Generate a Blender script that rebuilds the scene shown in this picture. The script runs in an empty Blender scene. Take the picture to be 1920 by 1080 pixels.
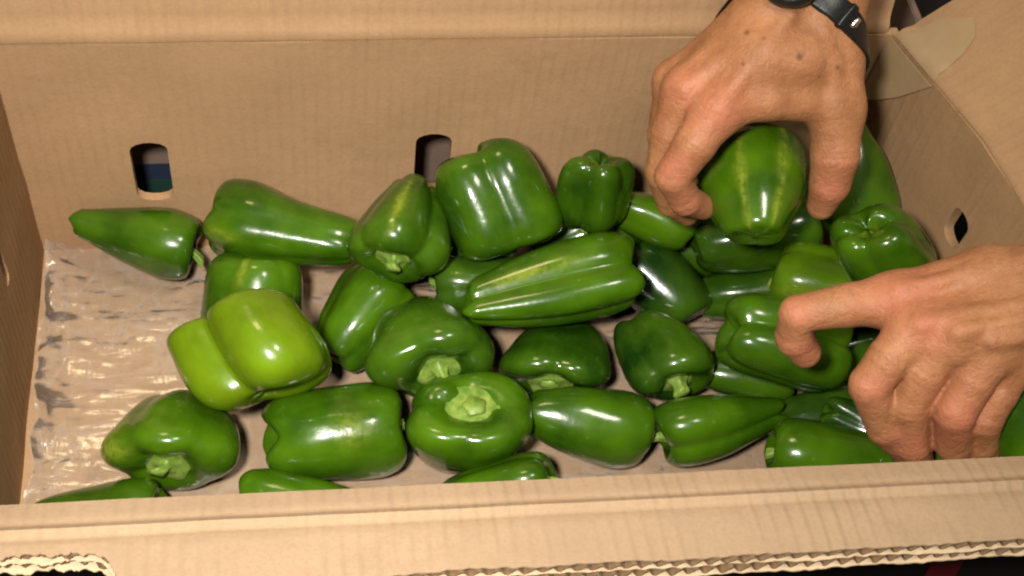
import bpy, bmesh, math, random
import numpy as np
from mathutils import Vector, Matrix, Quaternion, geometry

# ================================================================= camera, world, lamps, exposure
scene = bpy.context.scene
col = scene.collection
R = math.radians

cam_data = bpy.data.cameras.new('camera')
cam_data.sensor_width = 36
cam_data.lens = 36*2600/1920
cam_data.clip_start = .02
cam_data.clip_end = 60
cam = bpy.data.objects.new('camera', cam_data)
col.objects.link(cam)
_F = Vector((.15013963, .58000394, -.80065818)); _R = Vector((.98789154, -.12003444, .09829565)); _U = Vector((.03909469, .80572152, .59100291))
cam.matrix_world = Matrix(((_R.x, _U.x, -_F.x, .18979108), (_R.y, _U.y, -_F.y, -.672271), (_R.z, _U.z, -_F.z, .85626469), (0, 0, 0, 1)))
scene.camera = cam

world = bpy.data.worlds.new('World')
scene.world = world
world.use_nodes = True
world.node_tree.nodes['Background'].inputs['Color'].default_value = (.95, .97, 1.0, 1)
world.node_tree.nodes['Background'].inputs['Strength'].default_value = .08

def lamp(name, loc, target, size, power, colour, size_y=None, shape='DISK'):
    d = bpy.data.lights.new(name, 'AREA')
    d.shape = shape; d.size = size
    if size_y: d.size_y = size_y
    d.energy = power; d.color = colour
    o = bpy.data.objects.new(name, d); col.objects.link(o)
    o.location = loc
    o.rotation_euler = (Vector(target)-Vector(loc)).to_track_quat('-Z', 'Y').to_euler()
    return o
# the flash, just over the lens, and two panels on the room's ceiling
fl = lamp('flash_lamp', (.065, -.67, .955), (.22, -.18, .08), .085, 4.6, (1, .95, .88))
fl.data.spread = R(90)
lamp('ceiling_panel', (.70, -.50, 1.9), (.25, -.15, 0), .36, 13, (1, .93, .82), .28, 'RECTANGLE')
lamp('warm_panel', (-.08, .42, 1.75), (.15, -.15, 0), .34, 6, (1, .76, .42), .30, 'RECTANGLE')

vs = scene.view_settings
vs.view_transform = 'Standard'; vs.look = 'None'; vs.exposure = -.15; vs.gamma = 1; vs.use_curve_mapping = False
scene.cycles.filter_width = 2.2
scene.cycles.max_bounces = 8
scene.cycles.transparent_max_bounces = 12
scene.cycles.caustics_reflective = False

# ================================================================= helpers
def tag(o, label=None, category=None, group=None, kind=None):
    if label: o['label'] = label
    if category: o['category'] = category
    if group: o['group'] = group
    if kind: o['kind'] = kind
    return o

def empty(name, loc=(0, 0, 0), parent=None):
    o = bpy.data.objects.new(name, None); col.objects.link(o)
    o.location = loc; o.empty_display_size = .02
    if parent: o.parent = parent
    return o

def mesh_obj(name, verts, faces, mat, parent=None, smooth=True):
    me = bpy.data.meshes.new(name)
    me.from_pydata([tuple(map(float, v)) for v in verts], [], [tuple(map(int, f)) for f in faces])
    me.update()
    if smooth: me.polygons.foreach_set('use_smooth', [True]*len(me.polygons))
    o = bpy.data.objects.new(name, me); col.objects.link(o)
    if mat: me.materials.append(mat)
    if parent: o.parent = parent
    return o

def attr(o, name, vals):
    a = o.data.attributes.new(name, 'FLOAT', 'POINT')
    a.data.foreach_set('value', np.asarray(vals, np.float32))

class NT:
    """small node-tree helper"""
    def __init__(s, name):
        s.m = bpy.data.materials.new(name); s.m.use_nodes = True
        s.t = s.m.node_tree; s.b = s.t.nodes['Principled BSDF']; s.out = s.t.nodes['Material Output']
    def n(s, kind, **kw):
        x = s.t.nodes.new(kind)
        ins = kw.pop('ins', {})
        for k, v in kw.items(): setattr(x, k, v)
        for k, v in ins.items():
            if isinstance(v, bpy.types.NodeSocket): s.t.links.new(v, x.inputs[k])
            else: x.inputs[k].default_value = v
        return x
    def link(s, a, b): s.t.links.new(a, b)
    def mix(s, f, a, b, mode='MIX'):
        x = s.n('ShaderNodeMix', data_type='RGBA', blend_type=mode)
        for sock, v in ((x.inputs[0], f), (x.inputs[6], a), (x.inputs[7], b)):
            if isinstance(v, bpy.types.NodeSocket): s.link(v, sock)
            else: sock.default_value = v if isinstance(v, (int, float)) else (*v, 1) if len(v) == 3 else v
        return x.outputs[2]
    def ramp(s, f, stops):
        x = s.n('ShaderNodeValToRGB'); s.link(f, x.inputs[0])
        e = x.color_ramp.elements
        while len(e) < len(stops): e.new(.5)
        for el, (p, c) in zip(e, stops):
            el.position = p; el.color = (*c, 1) if not isinstance(c, (int, float)) else (c, c, c, 1)
        return x.outputs[0]
    def math(s, op, a, b=None, c=None):
        x = s.n('ShaderNodeMath', operation=op)
        for i, v in enumerate((a, b, c)):
            if v is None: continue
            if isinstance(v, bpy.types.NodeSocket): s.link(v, x.inputs[i])
            else: x.inputs[i].default_value = v
        return x.outputs[0]
    def noise(s, vec, scale, detail=4, rough=.55, dist=0):
        x = s.n('ShaderNodeTexNoise', ins={'Scale': scale, 'Detail': detail, 'Roughness': rough, 'Distortion': dist})
        if vec is not None: s.link(vec, x.inputs['Vector'])
        return x.outputs['Fac']
    def mapping(s, vec, scale=(1, 1, 1), rot=(0, 0, 0)):
        x = s.n('ShaderNodeMapping', ins={'Scale': scale, 'Rotation': rot}); s.link(vec, x.inputs['Vector'])
        return x.outputs[0]
    def bump(s, h, strength, dist, prev=None):
        x = s.n('ShaderNodeBump', ins={'Strength': strength, 'Distance': dist}); s.link(h, x.inputs['Height'])
        if prev is not None: s.link(prev, x.inputs['Normal'])
        return x.outputs[0]
    def set(s, **kw):
        for k, v in kw.items():
            k = k.replace('_', ' ')
            i = s.b.inputs[k]
            if isinstance(v, bpy.types.NodeSocket): s.link(v, i)
            else: i.default_value = (*v, 1) if isinstance(v, tuple) and len(v) == 3 and i.type == 'RGBA' else v

# ================================================================= materials
def cardboard(name, base, flute_axis='X', flute=.25, pitch=.0085):
    t = NT(name)
    oc = t.n('ShaderNodeTexCoord').outputs['Object']
    big = t.noise(oc, 9, 3)
    fib = t.noise(t.mapping(oc, (1, 1, 1)), 420, 3, .7)
    mot = t.noise(oc, 70, 4, .6)
    c = t.mix(t.ramp(big, [(.3, 0), (.75, 1)]), tuple(x*.93 for x in base), tuple(min(1, x*1.07) for x in base))
    c = t.mix(t.ramp(mot, [(.35, 0), (.7, .5)]), c, tuple(x*.86 for x in base))
    c = t.mix(t.ramp(fib, [(.45, 0), (.75, .45)]), c, tuple(x*.70 for x in base))
    warp = t.noise(oc, 14, 2)
    sep = t.n('ShaderNodeSeparateXYZ'); t.link(oc, sep.inputs[0])
    ph = t.math('ADD', t.math('MULTIPLY', sep.outputs[flute_axis], 2*math.pi/pitch), t.math('MULTIPLY', warp, 2.5))
    wv = t.math('POWER', t.math('MULTIPLY_ADD', t.math('SINE', ph), .5, .5), 3.0)
    wv = t.math('MULTIPLY', wv, t.ramp(t.noise(oc, 23, 2), [(.35, 0), (.65, 1)]))
    c = t.mix(t.math('MULTIPLY', wv, flute), c, tuple(x*.72 for x in base))
    nb = t.bump(fib, .25, .0006)
    nb = t.bump(mot, .35, .0012, nb)
    nb = t.bump(wv, min(1, flute*1.5), .0008, nb)
    t.set(Base_Color=c, Roughness=.78, Normal=nb)
    t.b.inputs['Specular IOR Level'].default_value = .08
    return t.m

M = {}
M['card_in'] = cardboard('cardboard_inside', (.45, .275, .145), 'X', .24)
M['card_side'] = cardboard('cardboard_side', (.395, .238, .122), 'Y', .2)
M['card_flap'] = cardboard('cardboard_flap', (.375, .260, .160), 'X', .32)
M['card_edge'] = cardboard('cardboard_torn_edge', (.62, .46, .29), 'X', .0)
M['card_flute'] = cardboard('cardboard_fluting', (.20, .125, .065), 'X', .0)
M['card_floor'] = cardboard('cardboard_floor', (.46, .29, .155), 'X', .15)
M['card_far'] = cardboard('cardboard_far', (.22, .15, .115), 'X', .1)

def plain(name, colour, rough=.6, metal=0, bump=0, scale=60, spec=.5, vary=.15):
    t = NT(name)
    oc = t.n('ShaderNodeTexCoord').outputs['Object']
    nz = t.noise(oc, scale, 4)
    t.set(Base_Color=t.mix(nz, tuple(x*(1-vary) for x in colour), tuple(min(1, x*(1+vary)) for x in colour)), Roughness=rough, Metallic=metal)
    t.b.inputs['Specular IOR Level'].default_value = spec
    if bump: t.set(Normal=t.bump(nz, bump, .002))
    return t.m
M['ground'] = plain('dark_ground', (.013, .010, .008), .75, 0, .4, 25, .3, .5)
M['liner'] = plain('carton_inside_shade', (.012, .012, .014), .4, 0, .5, 40)  # shade of the carton's unlit inside, put into a near-black colour; no lining
M['red'] = plain('red_print', (.16, .006, .01), .5, 0, 0, 200)
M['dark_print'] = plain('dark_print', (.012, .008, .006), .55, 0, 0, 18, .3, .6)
M['blue'] = plain('blue_print', (.022, .032, .062), .5, 0, 0, 90)
M['green_print'] = plain('green_print', (.014, .050, .036), .5, 0, 0, 90)
M['rubber'] = plain('watch_rubber', (.008, .009, .009), .38, 0, .15, 300)
M['steel'] = plain('watch_steel', (.62, .62, .60), .25, 1, 0, 200)
M['glass'] = plain('watch_glass', (.01, .012, .014), .06)

def tape_material():
    t = NT('packing_tape')
    oc = t.n('ShaderNodeTexCoord').outputs['Object']
    nz = t.noise(oc, 60, 4)
    t.set(Base_Color=t.mix(nz, (.35, .235, .118), (.39, .27, .145)), Roughness=t.ramp(nz, [(.3, .3), (.7, .5)]), Normal=t.bump(t.noise(oc, 45, 3), .3, .002))
    return t.m
M['tape'] = tape_material()

def film_material():
    t = NT('clear_film')
    oc = t.n('ShaderNodeTexCoord').outputs['Object']
    def crease(scale, rot, k, w):
        v = t.noise(t.mapping(oc, scale, (0, 0, rot)), 1.0, 2, .5, .8)
        return t.ramp(t.math('ABSOLUTE', t.math('SUBTRACT', v, .5)), [(0, 1), (w, 0)])
    c1 = crease((14, 60, 30), .15, 1, .035); c2 = crease((40, 14, 30), .5, 1, .03); c3 = crease((160, 60, 60), -.5, 1, .05)
    soft = t.noise(t.mapping(oc, (22, 55, 22), (0, 0, .3)), 1.0, 2)
    nb = t.bump(soft, .62, .004); nb = t.bump(c1, .10, .0012, nb); nb = t.bump(c2, .09, .0012, nb); nb = t.bump(c3, .08, .0006, nb)
    gl = t.n('ShaderNodeBsdfGlossy', ins={'Roughness': .19, 'Color': (1, 1, 1, 1), 'Normal': nb})
    tr = t.n('ShaderNodeBsdfTransparent', ins={'Color': (.97, .97, .97, 1)})
    df = t.n('ShaderNodeBsdfDiffuse', ins={'Color': (.8, .8, .8, 1), 'Normal': nb})
    fr = t.n('ShaderNodeFresnel', ins={'IOR': 1.55, 'Normal': nb})
    a = t.n('ShaderNodeMixShader'); t.link(t.math('MULTIPLY_ADD', t.math('MAXIMUM', c1, c2), .08, .065), a.inputs[0])
    t.link(tr.outputs[0], a.inputs[1]); t.link(df.outputs[0], a.inputs[2])
    b = t.n('ShaderNodeMixShader'); t.link(t.math('MULTIPLY_ADD', fr.outputs[0], 1.1, .02), b.inputs[0])
    t.link(a.outputs[0], b.inputs[1]); t.link(gl.outputs[0], b.inputs[2]); t.link(b.outputs[0], t.out.inputs[0])
    return t.m
M['film'] = film_material()

def pepper_material():
    t = NT('pepper_skin')
    oc = t.n('ShaderNodeTexCoord').outputs['Object']
    oi = t.n('ShaderNodeObjectInfo')
    tone = oi.outputs['Color']
    off = t.n('ShaderNodeVectorMath', operation='ADD'); t.link(oc, off.inputs[0])
    rnd = t.n('ShaderNodeCombineXYZ'); t.link(t.math('MULTIPLY', oi.outputs['Random'], 7.0), rnd.inputs[0]); t.link(rnd.outputs[0], off.inputs[1])
    v = off.outputs[0]
    big = t.noise(v, 26, 3, .5)
    fine = t.noise(t.mapping(v, (1, 1, .35)), 260, 4, .6)
    c = t.mix(t.ramp(big, [(.32, 0), (.72, 1)]), t.mix(.45, tone, (0, .004, 0), 'MIX'), t.mix(.30, tone, (.14, .27, .006)))
    c = t.mix(t.ramp(fine, [(.5, 0), (.85, .35)]), c, t.mix(.3, tone, (.12, .25, .02)))
    mk = t.n('ShaderNodeAttribute', attribute_name='mark').outputs['Fac']
    brk = t.ramp(t.noise(v, 170, 4, .7), [(.36, 0), (.62, 1)])
    c = t.mix(t.math('MULTIPLY', mk, t.math('MULTIPLY_ADD', brk, .62, .14)), c, (.26, .31, .03))
    cav = t.n('ShaderNodeAttribute', attribute_name='cavity').outputs['Fac']
    c = t.mix(t.math('MULTIPLY', cav, .5), c, (.16, .27, .035))
    sc = t.n('ShaderNodeTexVoronoi', feature='F1', ins={'Scale': 42.0}); t.link(v, sc.inputs['Vector'])
    spk = t.ramp(sc.outputs['Distance'], [(.03, 1), (.07, 0)])
    c = t.mix(t.math('MULTIPLY', spk, .35), c, (.16, .20, .03))
    nb = t.bump(fine, .10, .0006); nb = t.bump(t.noise(v, 60, 3), .25, .0016, nb)
    rg = t.ramp(t.noise(v, 45, 4, .6), [(.3, .17), (.75, .32)])
    t.set(Base_Color=c, Roughness=rg, Normal=nb)
    t.b.inputs['IOR'].default_value = 1.45
    t.b.inputs['Specular IOR Level'].default_value = .40
    t.b.inputs['Coat Weight'].default_value = .40
    t.b.inputs['Coat Roughness'].default_value = .07
    return t.m
M['pepper'] = pepper_material()

def stem_material():
    t = NT('pepper_stem')
    oc = t.n('ShaderNodeTexCoord').outputs['Object']
    nz = t.noise(oc, 150, 4, .6)
    c = t.mix(t.ramp(nz, [(.35, 0), (.7, 1)]), (.10, .20, .022), (.27, .37, .065))
    c = t.mix(t.math('MULTIPLY', t.ramp(t.noise(oc, 330, 3), [(.62, 0), (.74, 1)]), .6), c, (.17, .11, .04))
    t.set(Base_Color=c, Roughness=.45, Normal=t.bump(nz, .5, .001))
    return t.m
M['stem'] = stem_material()

def skin_material():
    t = NT('skin')
    oc = t.n('ShaderNodeTexCoord').outputs['Object']
    nz = t.noise(oc, 38, 5, .62)
    c = t.mix(t.ramp(nz, [(.32, 0), (.68, 1)]), (.29, .120, .047), (.43, .195, .085))
    red = t.n('ShaderNodeAttribute', attribute_name='redness').outputs['Fac']
    c = t.mix(t.math('MULTIPLY', red, t.math('MULTIPLY_ADD', t.noise(oc, 90, 4), .7, .25)), c, (.50, .165, .095))
    c = t.mix(t.ramp(t.noise(oc, 170, 4, .65), [(.5, 0), (.78, .55)]), c, (.25, .095, .040))
    c = t.mix(t.ramp(t.noise(oc, 260, 3), [(.58, 0), (.8, .4)]), c, (.52, .27, .15))
    mo = t.n('ShaderNodeAttribute', attribute_name='mole').outputs['Fac']
    c = t.mix(t.math('MULTIPLY', mo, .85), c, (.11, .045, .022))
    def lines(scale, rot, w):
        v = t.noise(t.mapping(oc, scale, rot), 1.0, 3, .6, .5)
        return t.ramp(t.math('ABSOLUTE', t.math('SUBTRACT', v, .5)), [(0, 0), (w, 1)])
    l1 = lines((120, 330, 220), (.3, .2, .7), .10); l2 = lines((330, 110, 220), (.1, -.4, .3), .10); l3 = lines((55, 90, 75), (.5, .2, .4), .05)
    nb = t.bump(l1, .22, .0006); nb = t.bump(l2, .22, .0006, nb); nb = t.bump(l3, .22, .0011, nb)
    nb = t.bump(t.noise(oc, 60, 4, .55), .25, .003, nb)
    t.set(Base_Color=c, Roughness=t.ramp(t.noise(oc, 60, 3), [(.3, .46), (.7, .62)]), Normal=nb)
    t.b.inputs['Subsurface Weight'].default_value = .15
    t.b.inputs['Subsurface Radius'].default_value = (1, .35, .2)
    t.b.inputs['Subsurface Scale'].default_value = .003
    t.b.inputs['Specular IOR Level'].default_value = .38
    return t.m
M['skin'] = skin_material()

# ================================================================= ground and the carton behind
def rnoise(seed):
    rg = np.random.RandomState(seed)
    F = [(rg.normal(0, 1, 3), rg.uniform(0, 6.28)) for _ in range(14)]
    def f(p, scale):
        p = np.asarray(p, float)
        v = 0
        for i, (d, ph) in enumerate(F):
            k = scale*(1+.45*i)
            v = v+np.sin(p@d*k+ph)/(1+.5*i)
        return v/3
    return f
nzA, nzB, nzC = rnoise(1), rnoise(2), rnoise(3)

g = np.linspace(-3, 3, 25)
gv = [(x+.3, y, -.016) for y in g for x in g]
gf = [(j*25+i, j*25+i+1, (j+1)*25+i+1, (j+1)*25+i) for j in range(24) for i in range(24)]
tag(mesh_obj('ground', gv, gf, M['ground']), 'dark ground under and around the cardboard box', kind='structure')

W, H, D, TH = .604, .212, .33, .007

def sheet(outline, holes, place, thick, step, name, mat, parent, rough=0):
    """cardboard sheet: outline and holes in sheet coordinates (s, t); place(s, t) -> (point, normal) arrays"""
    pts = []; edges = []
    def ring(poly):
        P = []
        for a, b in zip(poly, poly[1:]+poly[:1]):
            n = max(1, int(math.dist(a, b)/step))
            P += [(a[0]+(b[0]-a[0])*i/n, a[1]+(b[1]-a[1])*i/n) for i in range(n)]
        k = len(pts)
        pts.extend(P); edges.extend([(k+i, k+(i+1) % len(P)) for i in range(len(P))])
    ring(outline)
    for h in holes: ring(h)
    o = np.array(outline)
    def inside(p, poly):
        r = False
        for (x1, y1), (x2, y2) in zip(poly, poly[1:]+poly[:1]):
            if (y1 > p[1]) != (y2 > p[1]) and p[0] < (x2-x1)*(p[1]-y1)/(y2-y1)+x1: r = not r
        return r
    for s in np.arange(o[:, 0].min()+step*.5, o[:, 0].max(), step):
        for q in np.arange(o[:, 1].min()+step*.5, o[:, 1].max(), step):
            if inside((s, q), outline) and not any(inside((s, q), h) for h in holes): pts.append((s, q))
    V, E, Fc, *_ = geometry.delaunay_2d_cdt([Vector(p) for p in pts], edges, [], 0, 1e-6)
    V = np.array([(v.x, v.y) for v in V])
    tris = []
    for f in Fc:
        c = V[list(f)].mean(0)
        if inside(c, outline) and not any(inside(c, h) for h in holes): tris.append(tuple(f))
    P, N = place(V[:, 0], V[:, 1])
    n = len(V)
    allv = np.vstack([P, P-N*thick])
    cnt = {}
    for f in tris:
        for a, b in ((f[0], f[1]), (f[1], f[2]), (f[2], f[0])): cnt[(a, b)] = 1
    fs = [f for f in tris]+[(c+n, b+n, a+n) for a, b, c in tris]
    fs += [(b, a, a+n, b+n) for (a, b) in cnt if (b, a) not in cnt]
    ob = mesh_obj(name, allv, fs, mat, parent)
    bm = bmesh.new(); bm.from_mesh(ob.data); bmesh.ops.recalc_face_normals(bm, faces=bm.faces)
    for e in bm.edges:
        if len(e.link_faces) == 2 and e.calc_face_angle() > .8: e.smooth = False
    bm.to_mesh(ob.data); bm.free()
    return ob

def slot(cx, cy, w, h, n=7):
    r = w/2; P = []
    for k, (sy, a0) in enumerate(((1, 0), (-1, math.pi))):
        for i in range(n+1):
            a = a0+math.pi*i/n
            P.append((cx+r*math.cos(a), cy+sy*(h/2-r*.6)+r*.6*math.sin(a)))
    return P

def box_mesh(name, lo, hi, mat, parent=None, bevel=.001):
    bm = bmesh.new()
    bmesh.ops.create_cube(bm, size=1)
    for v in bm.verts:
        v.co = Vector([(lo[i]+hi[i])/2+v.co[i]*(hi[i]-lo[i]) for i in range(3)])
    if bevel: bmesh.ops.bevel(bm, geom=bm.edges[:], offset=bevel, segments=2, affect='EDGES')
    me = bpy.data.meshes.new(name); bm.to_mesh(me); bm.free()
    o = bpy.data.objects.new(name, me); col.objects.link(o); me.materials.append(mat)
    if parent: o.parent = parent
    return o

# the carton that stands behind: seen through the slots and past the corner
nb = empty('carton', (.30, .056, -.016))
tag(nb, 'brown carton with blue and green print standing behind the back panel, seen through its slots', 'carton')
box_mesh('front_panel', (-.33, .004, 0), (.375, .010, .165), M['card_far'], nb)
box_mesh('back_panel', (-.33, .264, 0), (.375, .270, .165), M['card_far'], nb)
box_mesh('side_panel', (-.33, .0105, 0), (-.324, .2635, .165), M['card_far'], nb)
box_mesh('side_panel', (.369, .0105, 0), (.375, .2635, .165), M['card_far'], nb)
box_mesh('blue_print', (-.30, .0032, .026), (-.17, .0038, .044), M['blue'], nb, 0)
box_mesh('green_print', (-.30, .0030, .004), (-.17, .0036, .0255), M['green_print'], nb, 0)
box_mesh('bottom_panel', (-.324, .0105, 0), (.369, .2635, .006), M['liner'], nb)

# ================================================================= the cardboard box
box = empty('cardboard_box', (W/2, -D/2, -.012))
tag(box, 'large open brown cardboard box holding the green peppers, flaps folded out', 'box')
def under(o, parent=box):
    o.parent = parent
    o.matrix_parent_inverse = Matrix.Translation(-Vector(parent.matrix_basis.translation)) if parent is box else Matrix.Identity(4)
    return o

# back panel: x along, z up, bowed a few millimetres
def back_place(s, t):
    y = .0015*np.sin(s/W*np.pi)*np.sin(t/H*np.pi)*2+.0015*nzA(np.c_[s, t, 0*s], 14)
    P = np.c_[s, y, t]; N = np.c_[0*s, -1+0*s, 0*s]
    return P, N
bp = sheet([(-.03, -.006), (W+.006, -.006), (W+.006, H-.0005), (-.03, H-.0005)], [slot(.0875, .085, .026, .062), slot(.289, .085, .026, .062), slot(.49, .085, .026, .062)],
           back_place, TH, .012, 'back_panel', M['card_in'], None)
under(bp)
# back flap, leaning outward from a raised score line
def back_flap_place(s, t):
    a = R(77)
    bead = .0022*np.exp(-((t-.006)/.0045)**2)
    P = np.c_[s, .0005+t*math.cos(a), H+.001+t*math.sin(a)]
    N = np.c_[0*s, -math.sin(a)+0*s, math.cos(a)+0*s]
    w = bead+.001*nzB(np.c_[s, t, 0*s], 18)-.0012*np.exp(-((t-.014)/.003)**2)
    return P+N*w[:, None], N
bf = sheet([(-.03, 0), (W-.004, 0), (W-.006, .14), (-.03, .14)], [], back_flap_place, .006, .006, 'back_flap', M['card_in'], None)
under(bf)

# left panel
def left_place(s, t):
    x = .001*nzB(np.c_[s, t, 0*s], 16)-.001
    return np.c_[x, s, t], np.c_[1+0*s, 0*s, 0*s]
under(sheet([(-D-.006, -.006), (.002, -.006), (.002, H), (-D-.006, H)], [slot(-.098, .109, .011, .034), slot(-.24, .109, .011, .034)], left_place, TH, .012, 'left_panel', M['card_side'], None))

# right panel, pushed outward by the load
def right_x(y, z):
    y = np.asarray(y); z = np.asarray(z)
    return .622+(z/H)*np.clip(-y/.15, 0, 1.3)*.022-.018*np.clip(1+y/.1, 0, 1)
def right_place(s, t):
    x = right_x(s, t)+.0012*nzC(np.c_[s, t, 0*s], 18)
    return np.c_[x, s, t], np.c_[-1+0*s, 0*s, 0*s]
under(sheet([(-D-.006, -.006), (.001, -.006), (.001, H), (-D-.006, H)], [slot(-.124, .149, .020, .028)], right_place, TH, .010, 'right_panel', M['card_side'], None))
# right flap, standing out and up
RA = R(49)
def right_flap_place(s, t):           # s along y, t outward
    bead = .002*np.exp(-((t-.005)/.004)**2)-.0012*np.exp(-((t-.013)/.003)**2)
    P = np.c_[right_x(s, H+0*s)+.001+t*math.cos(RA), s, H+.001+t*math.sin(RA)]
    N = np.c_[-math.sin(RA)+0*s, 0*s, math.cos(RA)+0*s]
    return P+N*(bead+.001*nzA(np.c_[s, t, 0*s], 20))[:, None], N
under(sheet([(-D, 0), (-.002, 0), (-.012, .20), (-D, .20)], [], right_flap_place, .006, .007, 'right_flap', M['card_side'], None))

# packing tape over the corner: a gusset on the panel, a tail on the flap
def tape_in(s, t):
    lift = .0025+.004*np.clip((H-t)/.06, 0, 1)
    return np.c_[right_x(s, t)-lift, s, t], np.c_[-1+0*s, 0*s, 0*s]
ga = sheet([(-.002, H-.001), (-.002, .150), (-.016, .163), (-.031, .181), (-.050, H-.001)], [], tape_in, .0008, .006, 'tape_strip', M['tape'], None, 0)
under(ga)
def tape_out(s, t):
    P, N = right_flap_place(s, t)
    return P+N*.0012, N
gb_ = sheet([(-.004, .0), (-.048, .0), (-.044, .012), (-.042, .026), (-.036, .040), (-.024, .047), (-.012, .030)], [], tape_out, .0005, .006, 'tape_tail', M['tape'], None, 0)
under(gb_)

# bottom
fl_g = sheet([(-.004, -D-.004), (.63, -D-.004), (.63, .004), (-.004, .004)], [], lambda s, t: (np.c_[s, t, -.0005+.0004*nzA(np.c_[s, t, 0*s], 20)], np.c_[0*s, 0*s, 1+0*s]), .008, .02, 'bottom_panel', M['card_floor'], None)
under(fl_g)

# front panel (double wall) and its flap with open flutes along the cut edge
def front_y(x):
    x = np.asarray(x)
    return -.327-.0085*np.clip(x/.6, 0, 1.1)
FT = .0118                                               # thickness of the double wall
def front_place(s, t):
    return np.c_[s, front_y(s)-.0005+.0008*nzB(np.c_[s, t, 0*s], 15), t], np.c_[0*s, 1+0*s, 0*s]
under(sheet([(-.02, -.006), (.66, -.006), (.66, H-.011), (-.02, H-.011)], [], front_place, .009, .016, 'front_panel', M['card_in'], None))

A1, A2, S1 = R(24), R(10), .0215
def flap_pt(x, s, n):
    """x along the edge, s outward from the fold, n below the top face"""
    x = np.asarray(x, float); s = np.asarray(s, float); n = np.asarray(n, float)
    s1 = np.minimum(s, S1); s2 = np.maximum(s-S1, 0)
    y = front_y(x)-s1*math.cos(A1)-s2*math.cos(A2)
    z = H+.001+s1*math.sin(A1)+s2*math.sin(A2)
    a = A1+(A2-A1)*np.clip((s-S1+.004)/.008, 0, 1)
    z = z+.0013*np.exp(-((s-S1)/.0020)**2)-.0012*np.exp(-((s-S1-.005)/.0022)**2)-.0008*np.exp(-((s-S1+.005)/.0022)**2)
    z = z+.0006*nzA(np.c_[x, s, 0*s], 25)+.0012*np.sin(x*9+1)*np.clip(s/.05, 0, 1)
    return np.c_[x, y+n*np.sin(a)*-1, z-n*np.cos(a)]
rg = np.random.RandomState(4)
XS = np.arange(-.07, .72, .0012)
def edge_len(x, layer):
    base = S1+.0365+.0012*nzB(np.c_[x, 0*x, 0*x+layer], 40)+.0006*nzC(np.c_[x, 0*x, 0*x+layer], 260)
    tear = 1/(1+np.exp(-(.097-x)/.0035))
    torn = S1+.0150+.0006*layer-.002*(layer in (.6, 2.0))+.0016*nzC(np.c_[x, 0*x, 0*x+layer*3.1], 110)+.0014*nzA(np.c_[x, 0*x, 0*x+layer*2.3], 520)
    bulge = .010*np.exp(-((x-.145)/.055)**2)
    return base*(1-tear)+torn*tear+bulge*(1-tear)+.0011*layer*(1-tear)
LIN = [0, FT*.46, FT]                                    # depths of the three liners
def ribbon(name, ntop, nbot, layer, mat, parent, ns=20, start=0.):
    L = edge_len(XS, layer)
    rows_t = []; rows_b = []
    for i in range(ns+1):
        if start: s = S1+.004+(L-S1-.004)*(i/ns)
        else:       # rows packed round the score line
            s = XS*0+(i/4*(S1-.008) if i <= 4 else S1-.008+(i-4)/10*.016) if i <= 14 else S1+.008+(L-S1-.008)*((i-14)/(ns-14))
        rows_t.append(flap_pt(XS, s, ntop if not callable(ntop) else ntop(XS)))
        rows_b.append(flap_pt(XS, s, nbot if not callable(nbot) else nbot(XS)))
    m = len(XS); V = np.vstack(rows_t+rows_b); o = (ns+1)*m; F = []
    for i in range(ns):
        for j in range(m-1):
            a = i*m+j
            F.append((a, a+1, a+m+1, a+m)); F.append((o+a+m, o+a+m+1, o+a+1, o+a))
    for j in range(m-1):
        a = ns*m+j
        F.append((a, a+1, o+a+1, o+a)); F.append((o+j, o+j+1, j+1, j))
    ob = mesh_obj(name, V, F, mat)
    bm = bmesh.new(); bm.from_mesh(ob.data); bmesh.ops.recalc_face_normals(bm, faces=bm.faces)
    for e in bm.edges:
        if len(e.link_faces) == 2 and e.calc_face_angle() > .9: e.smooth = False
    bm.to_mesh(ob.data); bm.free()
    return ob
ff = under(ribbon('front_flap', 0., .0010, 0, M['card_flap'], None))
def under_flap(o):
    o.parent = ff; o.matrix_parent_inverse = ff.matrix_parent_inverse.copy() if False else Matrix.Identity(4)
    return o
PITCH = .0088
def wave(c, amp, ph):
    return lambda x: c+amp*np.sin(x*2*math.pi/PITCH+ph+.8*np.sin(x*37))
lo1, lo2 = LIN[1], LIN[2]
for nm, a, b, ly in (('liner', lo1-.0003, lo1+.0004, 1.6), ('liner', lo2-.0008, lo2, 2.8)):
    ribbon(nm, a, b, ly, M['card_edge'], None).parent = ff
for nm, c0, am, ph, ly in (('fluting', (.0010+lo1)/2, (lo1-.0018)/2, 0, .6), ('fluting', (lo1+lo2)/2, (lo2-lo1-.0020)/2, 1.2, 2.0)):
    ribbon(nm, wave(c0-.00025, am, ph), wave(c0+.00025, am, ph), ly, M['card_flute'], None, 6, 1.).parent = ff
for ch in ff.children: ch.matrix_parent_inverse = (box.matrix_basis @ ff.matrix_parent_inverse).inverted()

# dark print on the outside of the front panel, with a red stripe
def outer(off):
    return lambda s, t: (np.c_[s, front_y(s)-.0105-off+0*t, t], np.c_[0*s, -1+0*s, 0*s])
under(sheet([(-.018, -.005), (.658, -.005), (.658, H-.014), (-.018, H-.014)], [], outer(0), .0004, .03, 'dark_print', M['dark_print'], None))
under(sheet([(.578, .0), (.600, .0), (.572, H-.016), (.552, H-.016)], [], outer(.0008), .0004, .03, 'red_stripe', M['red'], None))

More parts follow.
